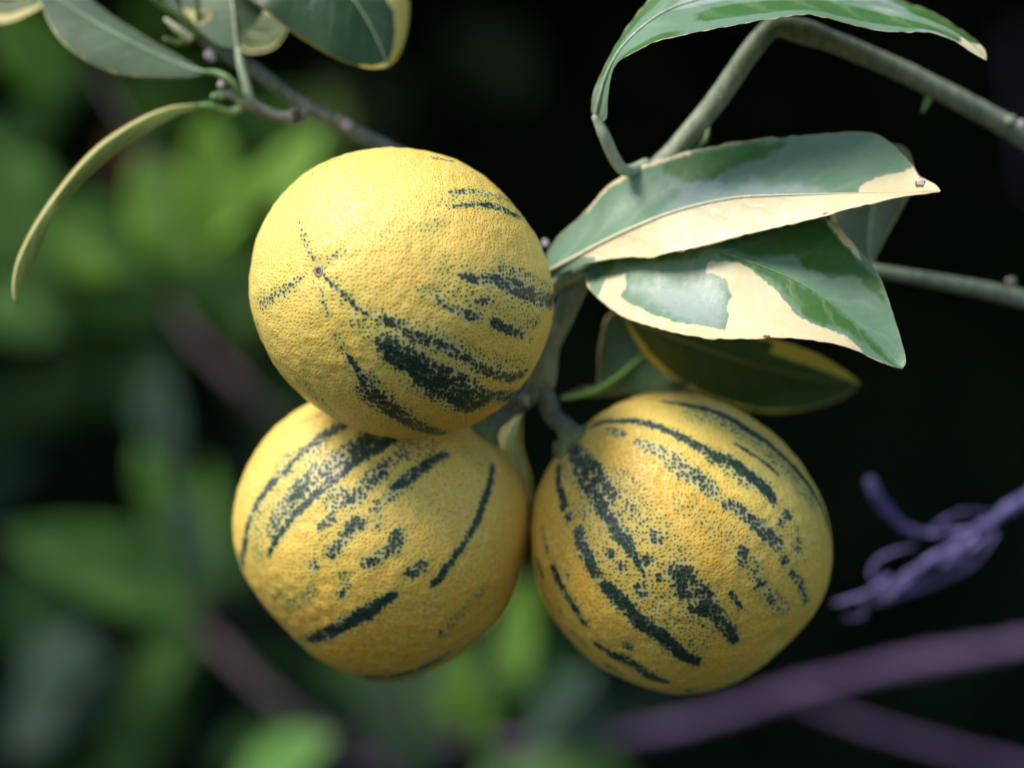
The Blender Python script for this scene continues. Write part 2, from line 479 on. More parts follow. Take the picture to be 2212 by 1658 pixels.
# blurred leafy shoots of the background; every leaf is a part
def shoot(label, stem_pts, stem_r, leaves, group=None, stem_mat='mauve'):
    root = thing('leafy_shoot', label, 'shoot', P(*stem_pts[0]), group)
    tube('stem', stem_pts, stem_r, M[stem_mat], root, n=24, sides=8)
    for lf in leaves:
        b, tp, w, m = lf[:4]; kw = lf[4] if len(lf) > 4 else {}
        tp = (tp[0], tp[1], b[2] - (b[2] - tp[2]) * .3)
        o = simple_leaf(b, tp, w * 1.3, M[m], root, rib=None, **kw)
        if m == 'leaf_red': o['label'] = 'reddish young leaf'
    return root
G = 'blurred leafy shoots behind the fruit'
shoot('blurred bright green leafy shoot behind the arching narrow leaf',
      [(560, 760, 0.696), (520, 620, 0.635), (440, 480, 0.605), (300, 300, 0.605), (180, 120, 0.635)], (14, 12, 6.912),
      [((500, 590, 0.605), (455, 235, 0.514), 175, 'leaf_bright', dict(roll=.35)),
       ((520, 560, 0.605), (700, 270, 0.545), 130, 'leaf_bright', dict(roll=-.5)),
       ((470, 500, 0.605), (600, 400, 0.514), 150, 'leaf_bright', dict(roll=.2)),
       ((360, 690, 0.665), (40, 390, 0.545), 190, 'leaf_mid', dict(roll=.5)),
       ((350, 600, 0.635), (180, 500, 0.545), 130, 'leaf_mid', dict(roll=.2)),
       ((100, 640, 0.635), (-40, 260, 0.545), 190, 'leaf_mid', dict(roll=.5)),
       ((150, 190, 0.635), (-30, 20, 0.545), 130, 'leaf_bright', dict(roll=.3)),
       ((545, 760, 0.696), (520, 540, 0.635), 80, 'leaf_mid', dict(roll=.6)),
       ((350, 450, 0.635), (230, 290, 0.575), 90, 'leaf_red', dict(roll=.4)),
       ((760, 300, 0.696), (690, 170, 0.665), 70, 'leaf_olive', dict(roll=.8)),
       ((430, 580, .62), (300, 330, .60), 150, 'leaf_bright', dict(roll=.1)),
       ((630, 540, .62), (650, 320, .60), 120, 'leaf_bright', dict(roll=-.2)),
       ((280, 580, .64), (40, 470, .62), 140, 'leaf_bright', dict(roll=.2)),
       ((110, 500, .66), (-40, 330, .64), 140, 'leaf_mid', dict(roll=.1)),
       ((560, 650, .64), (430, 500, .62), 120, 'leaf_mid', dict(roll=.3)),
       ((130, 720, .66), (-20, 590, .64), 150, 'leaf_mid', dict(roll=.3)),
       ], G)
shoot('blurred grey green leafy shoot left of the lower striped fruit',
      [(620, 1400, 0.847), (480, 1280, 0.816), (410, 1100, 0.786), (350, 960, 0.756)], (14, 12, 6.912),
      [((370, 1010, 0.756), (350, 770, 0.665), 150, 'leaf_teal', dict(roll=.2)),
       ((420, 1200, 0.786), (320, 890, 0.726), 140, 'leaf_mid', dict(roll=.8)),
       ((450, 1300, 0.786), (0, 1150, 0.605), 150, 'leaf_mid', dict(roll=.75)),
       ((440, 1270, 0.786), (410, 1050, 0.696), 150, 'leaf_teal', dict(roll=.3)),
       ((490, 1290, 0.816), (450, 990, 0.786), 80, 'leaf_mid', dict(roll=.8)),
       ], G)
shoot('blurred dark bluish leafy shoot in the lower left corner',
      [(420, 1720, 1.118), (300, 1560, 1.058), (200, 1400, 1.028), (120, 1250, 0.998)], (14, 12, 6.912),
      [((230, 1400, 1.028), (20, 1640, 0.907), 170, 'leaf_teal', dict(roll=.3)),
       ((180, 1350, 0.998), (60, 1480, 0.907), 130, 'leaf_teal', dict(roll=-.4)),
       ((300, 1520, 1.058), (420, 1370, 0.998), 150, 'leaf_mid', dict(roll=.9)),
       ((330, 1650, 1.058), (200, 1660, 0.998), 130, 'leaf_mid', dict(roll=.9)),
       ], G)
shoot('blurred green leafy shoot below and between the two lower fruits',
      [(1000, 1800, 0.696), (1010, 1640, 0.665), (1030, 1480, 0.635), (1110, 1330, 0.635)], (14, 12, 6.912),
      [((500, 1760, 0.665), (720, 1590, 0.545), 170, 'leaf_mid', dict(roll=.3)),
       ((930, 1680, 0.665), (800, 1440, 0.575), 130, 'leaf_under', dict(roll=.6)),
       ((1040, 1620, 0.665), (990, 1390, 0.605), 120, 'leaf_bright', dict(roll=.4)),
       ((1110, 1480, 0.665), (1150, 1240, 0.605), 110, 'leaf_bright', dict(roll=.7)),
       ((1150, 1600, 0.696), (1290, 1440, 0.635), 100, 'leaf_teal', dict(roll=.3)),
       ], G)
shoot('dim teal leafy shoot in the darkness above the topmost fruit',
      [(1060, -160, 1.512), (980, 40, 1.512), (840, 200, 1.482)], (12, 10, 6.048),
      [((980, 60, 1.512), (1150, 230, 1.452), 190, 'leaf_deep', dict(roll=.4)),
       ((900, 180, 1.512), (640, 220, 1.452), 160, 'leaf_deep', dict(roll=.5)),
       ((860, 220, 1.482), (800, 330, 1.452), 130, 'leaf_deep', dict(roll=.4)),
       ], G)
rb = random.Random(21)
def deep_shoot(label, stem, box, n, mats, d0, d1, wl=(150, 260)):
    lv = []
    for k in range(n):
        x, y, d = rb.uniform(box[0], box[1]), rb.uniform(box[2], box[3]), rb.uniform(d0, d1)
        a = rb.uniform(0, 2 * math.pi); l = rb.uniform(*wl)
        lv.append(((x, y, d), (x + l * math.cos(a), y + l * math.sin(a), d - rb.uniform(.02, .08)), l * rb.uniform(.42, .6), rb.choice(mats), dict(roll=rb.uniform(-1, 1))))
    shoot(label, stem, (12, 10, 8), lv, G)
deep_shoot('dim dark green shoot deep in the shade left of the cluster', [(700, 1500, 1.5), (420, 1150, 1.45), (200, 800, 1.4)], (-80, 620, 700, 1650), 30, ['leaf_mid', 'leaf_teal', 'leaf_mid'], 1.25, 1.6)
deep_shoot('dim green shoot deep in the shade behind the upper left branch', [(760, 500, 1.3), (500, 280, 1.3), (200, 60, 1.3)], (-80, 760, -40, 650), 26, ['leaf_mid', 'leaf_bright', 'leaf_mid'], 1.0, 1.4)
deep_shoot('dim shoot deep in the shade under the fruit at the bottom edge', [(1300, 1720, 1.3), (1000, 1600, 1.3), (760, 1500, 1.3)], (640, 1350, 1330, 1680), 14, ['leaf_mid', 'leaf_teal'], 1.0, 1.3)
def bgbranch(label, main, r, mat, forks=(), group='blurred purple branches behind the fruit'):
    root = thing('background_branch', label, 'branch', P(*main[0]), group)
    tube('stem', main, [q * .72 for q in r], M[mat], root, n=60, sides=10, noise=.3, knots=[(.18, .3, .03), (.37, .4, .04), (.55, .25, .03), (.74, .4, .04)])
    for f, fr in forks:
        tube('side_branch', f, [q * .72 for q in fr], M[mat], root, n=24, sides=10)
bgbranch('blurred grey branch tinted skylight violet, crossing below the right hand fruit and forking',
         [(2330, 1370, 0.525), (1930, 1440, 0.578), (1680, 1505, 0.630), (1460, 1570, 0.665), (1200, 1605, 0.700), (960, 1600, 0.735), (760, 1660, 0.770)],
         (46, 42, 36, 30, 26), 'purple', [([(1690, 1500, 0.630), (1850, 1560, 0.630), (2050, 1620, 0.630), (2330, 1690, 0.630)], (28, 32, 34)),
                                        ([(1010, 1605, 0.735), (960, 1520, 0.752), (940, 1420, 0.770)], (20, 16, 12))])
bgbranch('blurred brownish branch slanting down to the left edge of the lower left fruit',
         [(190, 420, 0.875), (390, 690, 0.840), (520, 830, 0.805), (680, 980, 0.805)], (26, 32, 36), 'mauve')
bgbranch('blurred brownish branch slanting through the lower left corner',
         [(330, 1240, 0.840), (480, 1400, 0.770), (620, 1530, 0.735), (780, 1630, 0.735), (960, 1760, 0.735)], (26, 34, 34, 32), 'mauve')
bgbranch('dim grey branch tinted skylight violet at the upper right edge',
         [(2180, 60, 1.050), (2195, 190, 1.050), (2230, 420, 1.050)], (26, 30, 26), 'purple')

# dried purple twig with frayed fibres at the right
dry = thing('dry_twig', 'frayed dried purple twig with a hooked upper end at the right', 'twig', P(*Z7(1900, 540), .13))
dz = .15
def z7(pts, d): return [(*Z7(x, y), d + e) for x, y, e in pts]
tube('stem', z7([(2000, 470, .02), (1780, 600, .01), (1600, 720, 0), (1420, 880, 0), (1220, 1000, 0), (1060, 1090, 0), (930, 1210, 0), (850, 1280, 0)], dz), (20, 20, 17, 12, 13, 12, 8, 3), M['dry'], dry, noise=.35)
tube('hooked_spur', z7([(1580, 760, 0), (1350, 790, .004), (1150, 800, .006), (980, 755, .004), (870, 650, 0), (790, 540, -.004), (735, 410, -.006)], dz), (12, 8, 7, 11, 14, 16, 13), M['dry'], dry, noise=.25)
for f, r in [([(1150, 790, 0), (1280, 700, .004), (1420, 640, .008), (1600, 650, .01)], (4, 5, 3)),
             ([(1060, 890, 0), (930, 925, 0), (800, 985, 0), (745, 1080, 0), (770, 1150, 0)], (4, 5, 5, 4)),
             ([(880, 1110, 0), (780, 1190, 0), (680, 1250, 0), (480, 1305, 0)], (9, 9, 8, 5)),
             ([(700, 1230, 0), (690, 1320, 0), (690, 1410, 0)], (5, 6, 4)),
             ([(700, 1400, 0), (620, 1405, 0), (550, 1415, 0)], (4, 4, 2)),
             ([(1650, 800, .006), (1500, 1000, .006), (1250, 1130, .004), (1000, 1230, .002), (860, 1270, 0)], (5, 9, 11, 9, 5))]:
    tube('fibre', z7(f, dz), r, M['dry'], dry, n=20, sides=8, noise=.15)

rf = random.Random(5)
spine = np.array([(1640, 700), (1500, 810), (1330, 950), (1160, 1040), (1010, 1120), (880, 1240), (760, 1290)], float)
for k in range(26):
    a = rf.randint(0, 2); e = rf.randint(4, 7)
    off = rf.uniform(-60, 75)
    f = [(x + rf.uniform(-15, 15), y + off + rf.uniform(-18, 18), rf.uniform(-.008, .01)) for x, y in spine[a:e]]
    tube('fibre', z7(f, dz), (1, rf.uniform(3, 8), rf.uniform(3, 7), 1), M['dry'], dry, n=24, sides=8, noise=.3)

# ------------------------------------------------------------------ fruit
def fruit(label, outline, dc, stripes, warm, axis_px, seed, depth_scale=.96, shape_amp=.0004, warm0=.52, fat=1.28):
    outline = np.array(outline, float)
    c = (outline.max(0) + outline.min(0)) / 2
    s0 = (S + dc) / S
    rel = (outline - c) * K * s0
    rel[:, 1] *= -1
    ang = np.arctan2(rel[:, 1], rel[:, 0]); rad = np.linalg.norm(rel, axis=1)
    o = np.argsort(ang); ang, rad = ang[o], rad[o]
    ag = np.linspace(-math.pi, math.pi, 721)
    rg = np.interp(ag, ang, rad, period=2 * math.pi)
    f = np.fft.rfft(rg[:-1]); f[9:] = 0
    rg = np.append(np.fft.irfft(f, 720), 0); rg[-1] = rg[0]
    # the limb seen in perspective is slightly larger than the equator
    rg *= math.sqrt(1 - (rad.mean() / (S + dc)) ** 2)
    Rm = rg.mean(); Rd = Rm * depth_scale
    Rf = lambda a: np.interp(a, ag, rg)
    ctr = P(c[0], c[1], dc)
    def on_surface(px):           # reference point -> point on the front of the fruit
        px = np.atleast_2d(np.asarray(px, float)); d = np.full(len(px), dc - Rd * .7)
        for _ in range(8):
            s = (S + d) / S
            X = (px[:, 0] - 1106) * K * s - ctr[0]; Zz = H0 - (px[:, 1] - 829) * K * s - ctr[2]
            rho = np.hypot(X, Zz) / Rf(np.arctan2(Zz, X))
            d = dc - Rd * np.sqrt(np.clip(1 - rho ** 2, 0, 1))
        return np.stack([X, d - dc, Zz], 1)
    root = thing('striped_citrus_fruit', label, 'fruit', ctr, 'ripe striped citrus fruits in one cluster')
    bm = bmesh.new()
    bmesh.ops.create_icosphere(bm, subdivisions=7, radius=1.0)
    me = bpy.data.meshes.new('rind'); bm.to_mesh(me); bm.free()
    n = len(me.vertices); co = np.zeros(n * 3, np.float32); me.vertices.foreach_get('co', co); co = co.reshape(-1, 3).astype(float)
    dirs = co.copy()
    th = np.arctan2(co[:, 2], co[:, 0]); h = np.hypot(co[:, 0], co[:, 2])
    R = Rf(th) * h + Rm * (1 - h)
    co = np.stack([np.cos(th) * h * R, co[:, 1] * Rd, np.sin(th) * h * R], 1)
    co += dirs * (shape_amp * vnoise(dirs * 3.2 + seed) + .00016 * vnoise(dirs * 17 + seed) + .00007 * vnoise(dirs * 42 + seed))[:, None]
    # dimples where the scar and the stalk sit
    st, ax = None, None
    for (px, kind) in axis_px:
        p = on_surface(px)[0] if kind != 'back' else np.array(px)
        dd = np.linalg.norm(co - p, axis=1); nrm = p / np.linalg.norm(p)
        amp, wid = {'scar': (.0007, .0030), 'stalk': (.0012, .005), 'back': (.001, .005)}[kind]
        co -= nrm * (amp * np.exp(-(dd / wid) ** 2))[:, None]
    # stripe density, traced on the skin
    den = np.zeros(n)
    def seg(poly3, w, val):
        nonlocal den
        ws = np.interp(np.linspace(0, 1, len(poly3)), np.linspace(0, 1, len(w)), w)
        d = np.full(n, 9.0)
        if len(poly3) == 1: poly3 = np.vstack([poly3, poly3 + 1e-6]); ws = np.append(ws, ws)
        lo, hi = poly3.min(0) - ws.max() * 4.4, poly3.max(0) + ws.max() * 4.4
        idx = np.where(np.all((co >= lo) & (co <= hi), axis=1))[0]
        if len(idx) == 0: return
        q = co[idx]; best = np.full(len(idx), 9.0)
        for i in range(len(poly3) - 1):
            a, b = poly3[i], poly3[i + 1]; e = b - a
            t = np.clip(((q - a) @ e) / (e @ e + 1e-18), 0, 1)
            dist = np.linalg.norm(q - a - t[:, None] * e, axis=1) / (ws[i] * (1 - t) + ws[i + 1] * t)
            best = np.minimum(best, dist)
        x = np.clip((1.75 - best) / 1.15, 0, 1)
        core = val * x * x * (3 - 2 * x)
        den[idx] = np.maximum(den[idx], np.maximum(core, .52 * val * np.exp(-(best / 2.1) ** 2)))
    for pts, w, val in stripes:
        w = w if isinstance(w, (tuple, list)) else (w,)
        pr = crom(pts, max(8, len(pts) * 4)) if len(pts) > 1 else np.array(pts, float)
        seg(on_surface(pr), np.array(w, float) * K * s0 * fat, val * 1.04)
    # the side away from the picture goes on in the same manner
    r = random.Random(int(seed * 10))
    pa = [(on_surface(px)[0] if k != 'back' else np.array(px)) for px, k in axis_px]
    axis = pa[0] / np.linalg.norm(pa[0])
    e1 = np.cross(axis, [0, 0, 1.0]); e1 /= np.linalg.norm(e1); e2 = np.cross(axis, e1)
    for k in range(46):
        a = r.uniform(0, 2 * math.pi); t0 = r.uniform(.15, .75) * math.pi; t1 = min(t0 + r.uniform(.1, .4) * math.pi, .93 * math.pi)
        q = []
        for t in np.linspace(t0, t1, 10):
            v = axis * math.cos(t) + (e1 * math.cos(a) + e2 * math.sin(a)) * math.sin(t)
            hh = math.hypot(v[0], v[2]); Rq = Rf(math.atan2(v[2], v[0])) * hh + Rm * (1 - hh)
            q.append(np.array([v[0] * Rq, v[1] * Rd, v[2] * Rq]))
        q = np.array([p for p in q if p[1] > .004])
        if len(q) > 2: seg(q, np.array([.0008, r.uniform(.001, .0028), .0008]), r.uniform(.5, 1.0))
    me.vertices.foreach_set('co', co.astype(np.float32).ravel())
    me.polygons.foreach_set('use_smooth', [True] * len(me.polygons))
    fattr(me, 'stripe', den)
    # equal-area chart of the skin in millimetres: gives the oil glands their even spacing
    dy = np.clip(-dirs[:, 1], -1, 1); sc_ = np.sqrt(2 / (1 + dy + 1e-4)) * Rm * 1000
    sk = np.stack([dirs[:, 0] * sc_ + .5 * vnoise(dirs * 14), dirs[:, 2] * sc_ + .5 * vnoise(dirs * 14 + 5), dirs[:, 1] * 0], 1)
    at = me.attributes.new('skin', 'FLOAT_VECTOR', 'POINT'); at.data.foreach_set('vector', sk.astype(np.float32).ravel())
    wv = warm0 + .30 * vnoise(dirs * 2.1 + seed * 3)
    for (px, rr, val) in warm:
        p = on_surface(px)[0]
        wv += val * np.exp(-(np.linalg.norm(co - p, axis=1) / (rr * K * s0)) ** 2)
    fattr(me, 'warm', np.clip(wv, 0, 1))
    me.materials.append(M['rind']); me.update()
    ob = bpy.data.objects.new('rind', me); C.objects.link(ob); ob.parent = root
    return root, ctr, on_surface

def zz(Z, pts): return [Z(*p) for p in pts]
def ST(Z, sc, items): return [(zz(Z, p), tuple(x * sc for x in (w if isinstance(w, (tuple, list)) else (w,))), v) for p, w, v in items]

out1 = zz(Z3, [(105,720),(112,620),(140,530),(185,440),(250,340),(330,255),(430,175),(560,110),(700,75),(850,65),(1000,62),(1130,85),(1250,135),(1370,205),(1480,300),(1570,400),(1650,520),(1705,640),(1740,760),(1755,860),(1745,970),(1715,1080),(1660,1210),(1590,1330),(1480,1430),(1350,1520),(1200,1580),(1050,1612),(900,1612),(750,1590),(620,1545),(520,1495),(420,1420),(320,1320),(230,1210),(165,1090),(125,950),(105,830)])
str1 = ST(Z3, .4001, [
 ([(448,665),(410,590),(385,510),(365,450)], (10,14,18,12), .66), ([(430,640),(395,540)], 34, .30),
 ([(425,730),(340,775),(290,820),(230,850),(170,900)], (10,18,24,30,30), .58), ([(330,790),(230,850),(150,880)], 48, .30),
 ([(483,790),(500,870),(520,920),(535,965)], 12, .64), ([(570,1060),(590,1110),(620,1160)], 18, .45), ([(470,790),(520,940)], 36, .28),
 ([(505,745),(560,800),(620,850),(680,910),(745,957)], (8,9,10,12,9), .98), ([(560,790),(680,930),(740,1040)], 45, .36),
 ([(505,690),(545,645),(610,612)], 22, .44), ([(470,715)], 52, .40), ([(370,360),(340,330),(400,280)], 26, .30),
 ([(790,965),(850,985),(920,1010),(960,1050),(1050,1085),(1120,1110),(1200,1150),(1270,1190),(1340,1240),(1430,1275),(1520,1295),(1590,1270)], (20,26,28,30,26,26,30), .82),
 ([(720,980),(860,1020),(1000,1060),(1200,1130),(1350,1220),(1480,1230),(1590,1250)], 62, .46),
 ([(810,1050),(900,1070),(1000,1120)], 40, .42),
 ([(805,1095),(850,1140),(900,1180),(1000,1240),(1080,1300),(1160,1340),(1240,1400),(1300,1440),(1350,1430)], (24,40,46,50,54,54,52,40), 1.02),
 ([(830,1110),(1000,1190),(1150,1270),(1280,1340)], 48, .80), ([(1230,1310),(1320,1370),(1420,1390),(1540,1390)], 36, .84),
 ([(1070,1375),(1110,1390),(1160,1400)], 26, .78), ([(1290,1470)], 24, .85), ([(990,1330),(1100,1380),(1250,1450)], 40, .5),
 ([(640,1180),(670,1220),(710,1290),(770,1370),(830,1430),(900,1480),(980,1530),(1060,1570),(1150,1590)], (14,20,28,42,44,44,40,36,26), .94),
 ([(700,1360),(750,1410),(820,1460)], 30, .72), ([(580,1075),(620,1140),(650,1240)], 24, .40), ([(740,1280),(840,1390),(960,1490)], 36, .55),
 ([(1195,300),(1260,290),(1330,290),(1420,310),(1500,330)], 17, .66), ([(1300,285),(1350,295)], 14, .82), ([(1150,340),(1300,325),(1480,350),(1560,390)], 40, .34),
 ([(1180,375),(1280,365),(1350,365),(1430,375),(1500,400),(1575,432)], (12,14,15,22,22,18), .86),
 ([(1040,485),(1100,465),(1160,450)], 30, .40), ([(800,530),(900,490),(1000,470)], 30, .22),
 ([(1230,735),(1330,765),(1400,755),(1450,775),(1520,800),(1600,835),(1680,870),(1745,880)], (10,20,22,30,36,36,34,34), .92),
 ([(1470,720),(1560,740),(1650,790),(1730,830)], 44, .52), ([(1040,830),(1150,850),(1250,870),(1330,890),(1390,880)], 36, .44), ([(1340,890),(1385,880)], 18, .8),
 ([(1130,885),(1220,930),(1300,955),(1350,970)], 20, .66), ([(1290,955),(1330,965)], 22, .92), ([(1420,1000),(1480,1025),(1530,1040),(1575,1058)], 24, .88),
 ([(1600,1010),(1660,990)], 26, .55), ([(1625,1090)], 12, .8), ([(1180,720),(1300,790),(1450,890),(1600,950)], 80, .33),
 ([(1080,102),(1130,108),(1210,122)], 14, .75), ([(440,190),(500,152),(580,112)], 16, .48), ([(150,1000),(160,1060)], 24, .5), ([(220,1110),(290,1060)], 30, .28),
 ([(370,1290),(470,1400),(560,1500),(640,1560)], 44, .42), ([(440,960),(400,1000)], 30, .22)])
f1, c1, s1 = fruit('topmost round yellow citrus fruit with dark green stripes and a small scar facing out', out1, .022, str1,
    [(Z3(900, 620), 150, .25), (Z3(1300, 560), 150, .2), (Z3(1550, 1150), 120, .35), (Z3(1350, 1500), 140, .5), (Z3(900, 1540), 130, .5), (Z3(550, 1000), 160, .3), (Z3(700, 250), 200, -.35)],
    [(Z3(468, 715), 'scar'), ((.024, .022, -.006), 'back')], 3.3, warm0=.18, fat=1.14)

out2 = zz(Z4, [(55,760),(62,650),(90,530),(130,420),(190,310),(270,220),(370,130),(480,65),(620,15),(780,-5),(950,10),(1120,50),(1280,110),(1420,200),(1540,310),(1640,430),(1690,560),(1705,700),(1690,880),(1640,1060),(1550,1230),(1430,1370),(1300,1460),(1150,1540),(1050,1590),(920,1605),(800,1595),(680,1560),(560,1490),(460,1410),(380,1330),(280,1230),(200,1130),(140,1030),(95,930),(65,850)])
str2 = ST(Z4, .39, [
 ([(660,185),(560,245),(460,320),(370,400),(290,480),(220,570),(170,660),(135,760),(120,860),(105,960)], (30,32,20,16,24,22,22,18,24,22), .86), ([(110,1040),(170,1090)], 40, .42),
 ([(520,300),(420,400),(320,500),(240,620),(200,740),(190,900)], 52, .44), ([(440,330),(370,340),(310,390),(290,470)], 24, .45), ([(560,115),(400,190),(340,250)], 16, .42),
 ([(940,265),(830,330),(740,385),(660,445),(560,525),(470,605),(400,675),(330,765),(280,845),(255,905)], (22,18,17,17,19,19,19,18,16,10), 1.05),
 ([(820,250),(700,330),(620,385),(530,445),(440,520),(380,590),(310,680),(270,770)], (50,44,46,46,48,48,44,34), .74), ([(900,260),(820,265),(740,330)], 44, .94), ([(385,580),(450,520)], 34, .88),
 ([(1040,310),(980,340),(900,400),(830,450),(770,490)], (44,40,26,26,22), .64), ([(820,515),(850,490),(890,455)], 22, .86), ([(600,625),(630,570),(700,590),(755,570)], 38, .66), ([(660,625),(720,590)], 18, .82), ([(545,740),(600,700)], 22, .8),
 ([(1240,335),(1150,390),(1060,450),(990,505),(935,530)], (16,20,26,26,14), 1.0), ([(1010,510),(930,575)], 28, .72), ([(860,620),(845,655)], 28, .58), ([(870,710),(850,750)], 22, .5),
 ([(765,725),(715,745),(690,790),(640,850),(600,895)], (30,30,26,24,28), .84), ([(505,965)], 26, .7), ([(700,660),(560,860),(480,980)], 50, .30),
 ([(975,800),(955,850)], 32, .84), ([(890,895),(840,930),(795,945)], 26, .76), ([(815,940)], 24, .96), ([(1105,965),(1045,1000)], 26, .84), ([(1130,920),(1010,1040)], 30, .34),
 ([(1497,400),(1482,500),(1450,600),(1410,720),(1350,820),(1280,920),(1220,1000),(1170,1062)], (10,14,15,15,14,14,17,16), 1.05),
 ([(670,1015),(690,1065)], 24, .55), ([(658,1115)], 24, .84), ([(500,1090),(440,1140),(375,1195)], 28, .5), ([(330,1110),(310,1150)], 46, .38),
 ([(945,1130),(860,1180),(790,1230),(700,1275),(620,1315),(540,1348),(480,1368)], (20,24,32,30,26,30,20), 1.0), ([(450,1375),(400,1400)], 34, .5),
 ([(1250,1450),(1170,1500),(1080,1540),(960,1575),(800,1585)], (14,20,24,20,26), .92), ([(1430,1100),(1330,1220),(1220,1330)], (24,24,30), .48), ([(1215,1330)], 22, .7),
 ([(1250,270),(1350,300),(1420,380)], 70, .30), ([(1050,560),(1250,560),(1400,560)], 120, .2), ([(1000,330),(1120,300)], 60, .5), ([(1695,560),(1680,800),(1640,1000)], 30, .4)])
f2, c2, s2 = fruit('lower left striped yellow citrus fruit tucked under the topmost one', out2, .0525, str2,
    [(Z4(500, 1100), 140, .1), (Z4(900, 1480), 180, .55), (Z4(1450, 1250), 160, .35), (Z4(250, 300), 150, .1), (Z4(1300, 500), 150, -.25)],
    [(Z4(330, 1310), 'scar'), (Z4(1440, 235), 'stalk')], 5.7)

out3 = zz(Z5, [(58,900),(62,780),(80,650),(110,550),(160,450),(200,390),(260,320),(330,260),(400,205),(480,150),(580,105),(700,82),(820,80),(950,100),(1080,145),(1200,210),(1320,310),(1420,420),(1500,540),(1560,680),(1590,820),(1597,950),(1580,1040),(1545,1120),(1480,1220),(1400,1320),(1320,1400),(1200,1490),(1080,1560),(960,1600),(860,1610),(740,1600),(600,1570),(480,1510),(360,1430),(250,1330),(170,1220),(110,1100),(72,1000)])
str3 = ST(Z5, .4249, [
 ([(380,250),(450,230),(560,225),(680,245),(780,280),(880,335),(980,390),(1080,430),(1150,480),(1210,530),(1260,580),(1290,630)], (12,12,13,14,14,18,20,24,26,24,28,22), 1.05), ([(960,400),(1060,450),(1180,540)], 36, .62),
 ([(740,122),(850,140),(960,170),(1060,210),(1160,270),(1260,330),(1340,400),(1420,490),(1490,580),(1540,660),(1570,740)], (10,16,18,20,24,22,20,20,20,18,16), 1.0), ([(900,195),(1050,240),(1180,310),(1330,430),(1480,620)], 46, .50),
 ([(1110,340),(1180,385),(1260,445),(1320,500)], 9, .98), ([(460,272),(530,292)], 18, .66), ([(610,330),(720,380),(800,440),(860,490),(950,540),(1010,605)], (20,30,42,42,42,26), .62), ([(800,430),(860,500),(950,530)], 20, .80), ([(920,510),(975,590)], 26, .84),
 ([(1060,650),(1110,670),(1180,730),(1250,790),(1330,860)], (20,24,24,30,26), .90), ([(1360,935)], 22, .95), ([(1395,1000),(1440,1060),(1465,1145)], 18, .76), ([(1360,705)], 24, .92), ([(1335,745)], 18, .8), ([(1380,770),(1440,900)], 40, .32), ([(1420,855)], 24, .75),
 ([(1140,885),(1140,935)], 22, .90), ([(1190,950),(1240,1060),(1290,1130),(1350,1185)], 34, .56), ([(1235,1055)], 18, .9), ([(1290,1130)], 16, .8), ([(1078,1100),(1130,1175)], 11, 1.0), ([(850,640),(950,730),(1060,820)], 55, .33),
 ([(278,370),(330,490),(370,580),(405,640),(450,710),(510,790),(560,860),(600,930),(645,1020)], (34,34,28,32,26,30,26,16,8), 1.0), ([(285,370),(420,520),(490,605)], (36,34,24), .86), ([(550,650),(625,730)], 22, .62),
 ([(690,810),(720,850)], (24,14), .93), ([(655,930)], 24, .86), ([(720,1020)], 18, .9), ([(480,560),(620,740),(740,880),(800,980)], 90, .42), ([(300,480),(400,600),(480,720)], 50, .55),
 ([(800,985),(860,1010),(830,1080),(900,1080),(950,1130)], 40, .86), ([(845,1000)], 26, .98), ([(890,1180),(980,1190),(1015,1225),(1060,1280),(1100,1340)], (22,30,30,28,24), .94), ([(780,1080),(860,1200),(1000,1280)], 60, .42),
 ([(203,450),(205,540),(228,655)], (14,16,22), .96), ([(255,710)], 22, .92), ([(305,790),(330,870),(370,940),(400,1000)], (24,32,28,26), .94), ([(440,1060),(500,1120),(570,1190),(640,1260),(720,1310),(790,1370),(850,1420),(910,1445)], (24,32,34,32,34,30,30,22), 1.05),
 ([(340,690),(420,850),(520,970),(620,1080),(760,1260),(860,1370)], 80, .42), ([(470,900)], 20, .86), ([(520,970)], 22, .82), ([(605,1065)], 18, .86), ([(635,1110)], 22, .75), ([(700,1180)], 18, .74), ([(345,690)], 24, .6),
 ([(180,980),(210,1050),(260,1130),(335,1245)], (22,26,20,20), .94), ([(250,1010)], 24, .5), ([(400,1360),(470,1410),(540,1440),(620,1490),(690,1530),(750,1548)], (16,20,30,28,30,18), .94), ([(560,1380)], 24, .78), ([(450,1470),(520,1500)], 18, .7),
 ([(100,930),(120,1010)], 16, .85), ([(148,870)], 18, .8), ([(125,780),(140,850)], 18, .5), ([(190,1260),(240,1330),(300,1390),(400,1470)], 20, .9), ([(270,1300),(340,1360)], 14, .6), ([(1540,640),(1585,800)], 24, .6), ([(880,1590)], 20, .95), ([(230,400),(240,500)], 30, .45), ([(215,1195)], 10, .9)])
f3, c3, s3 = fruit('lower right striped yellow citrus fruit hanging beside the other two', out3, .047, str3,
    [(Z5(800, 780), 150, .45), (Z5(1000, 900), 140, .35), (Z5(250, 1050), 130, .4), (Z5(1100, 1400), 170, .4), (Z5(500, 430), 90, .2), (Z5(1300, 500), 150, -.3), (Z5(700, 180), 120, -.25)],
    [(Z5(1330, 1330), 'scar'), (Z5(265, 330), 'stalk')], 8.1)

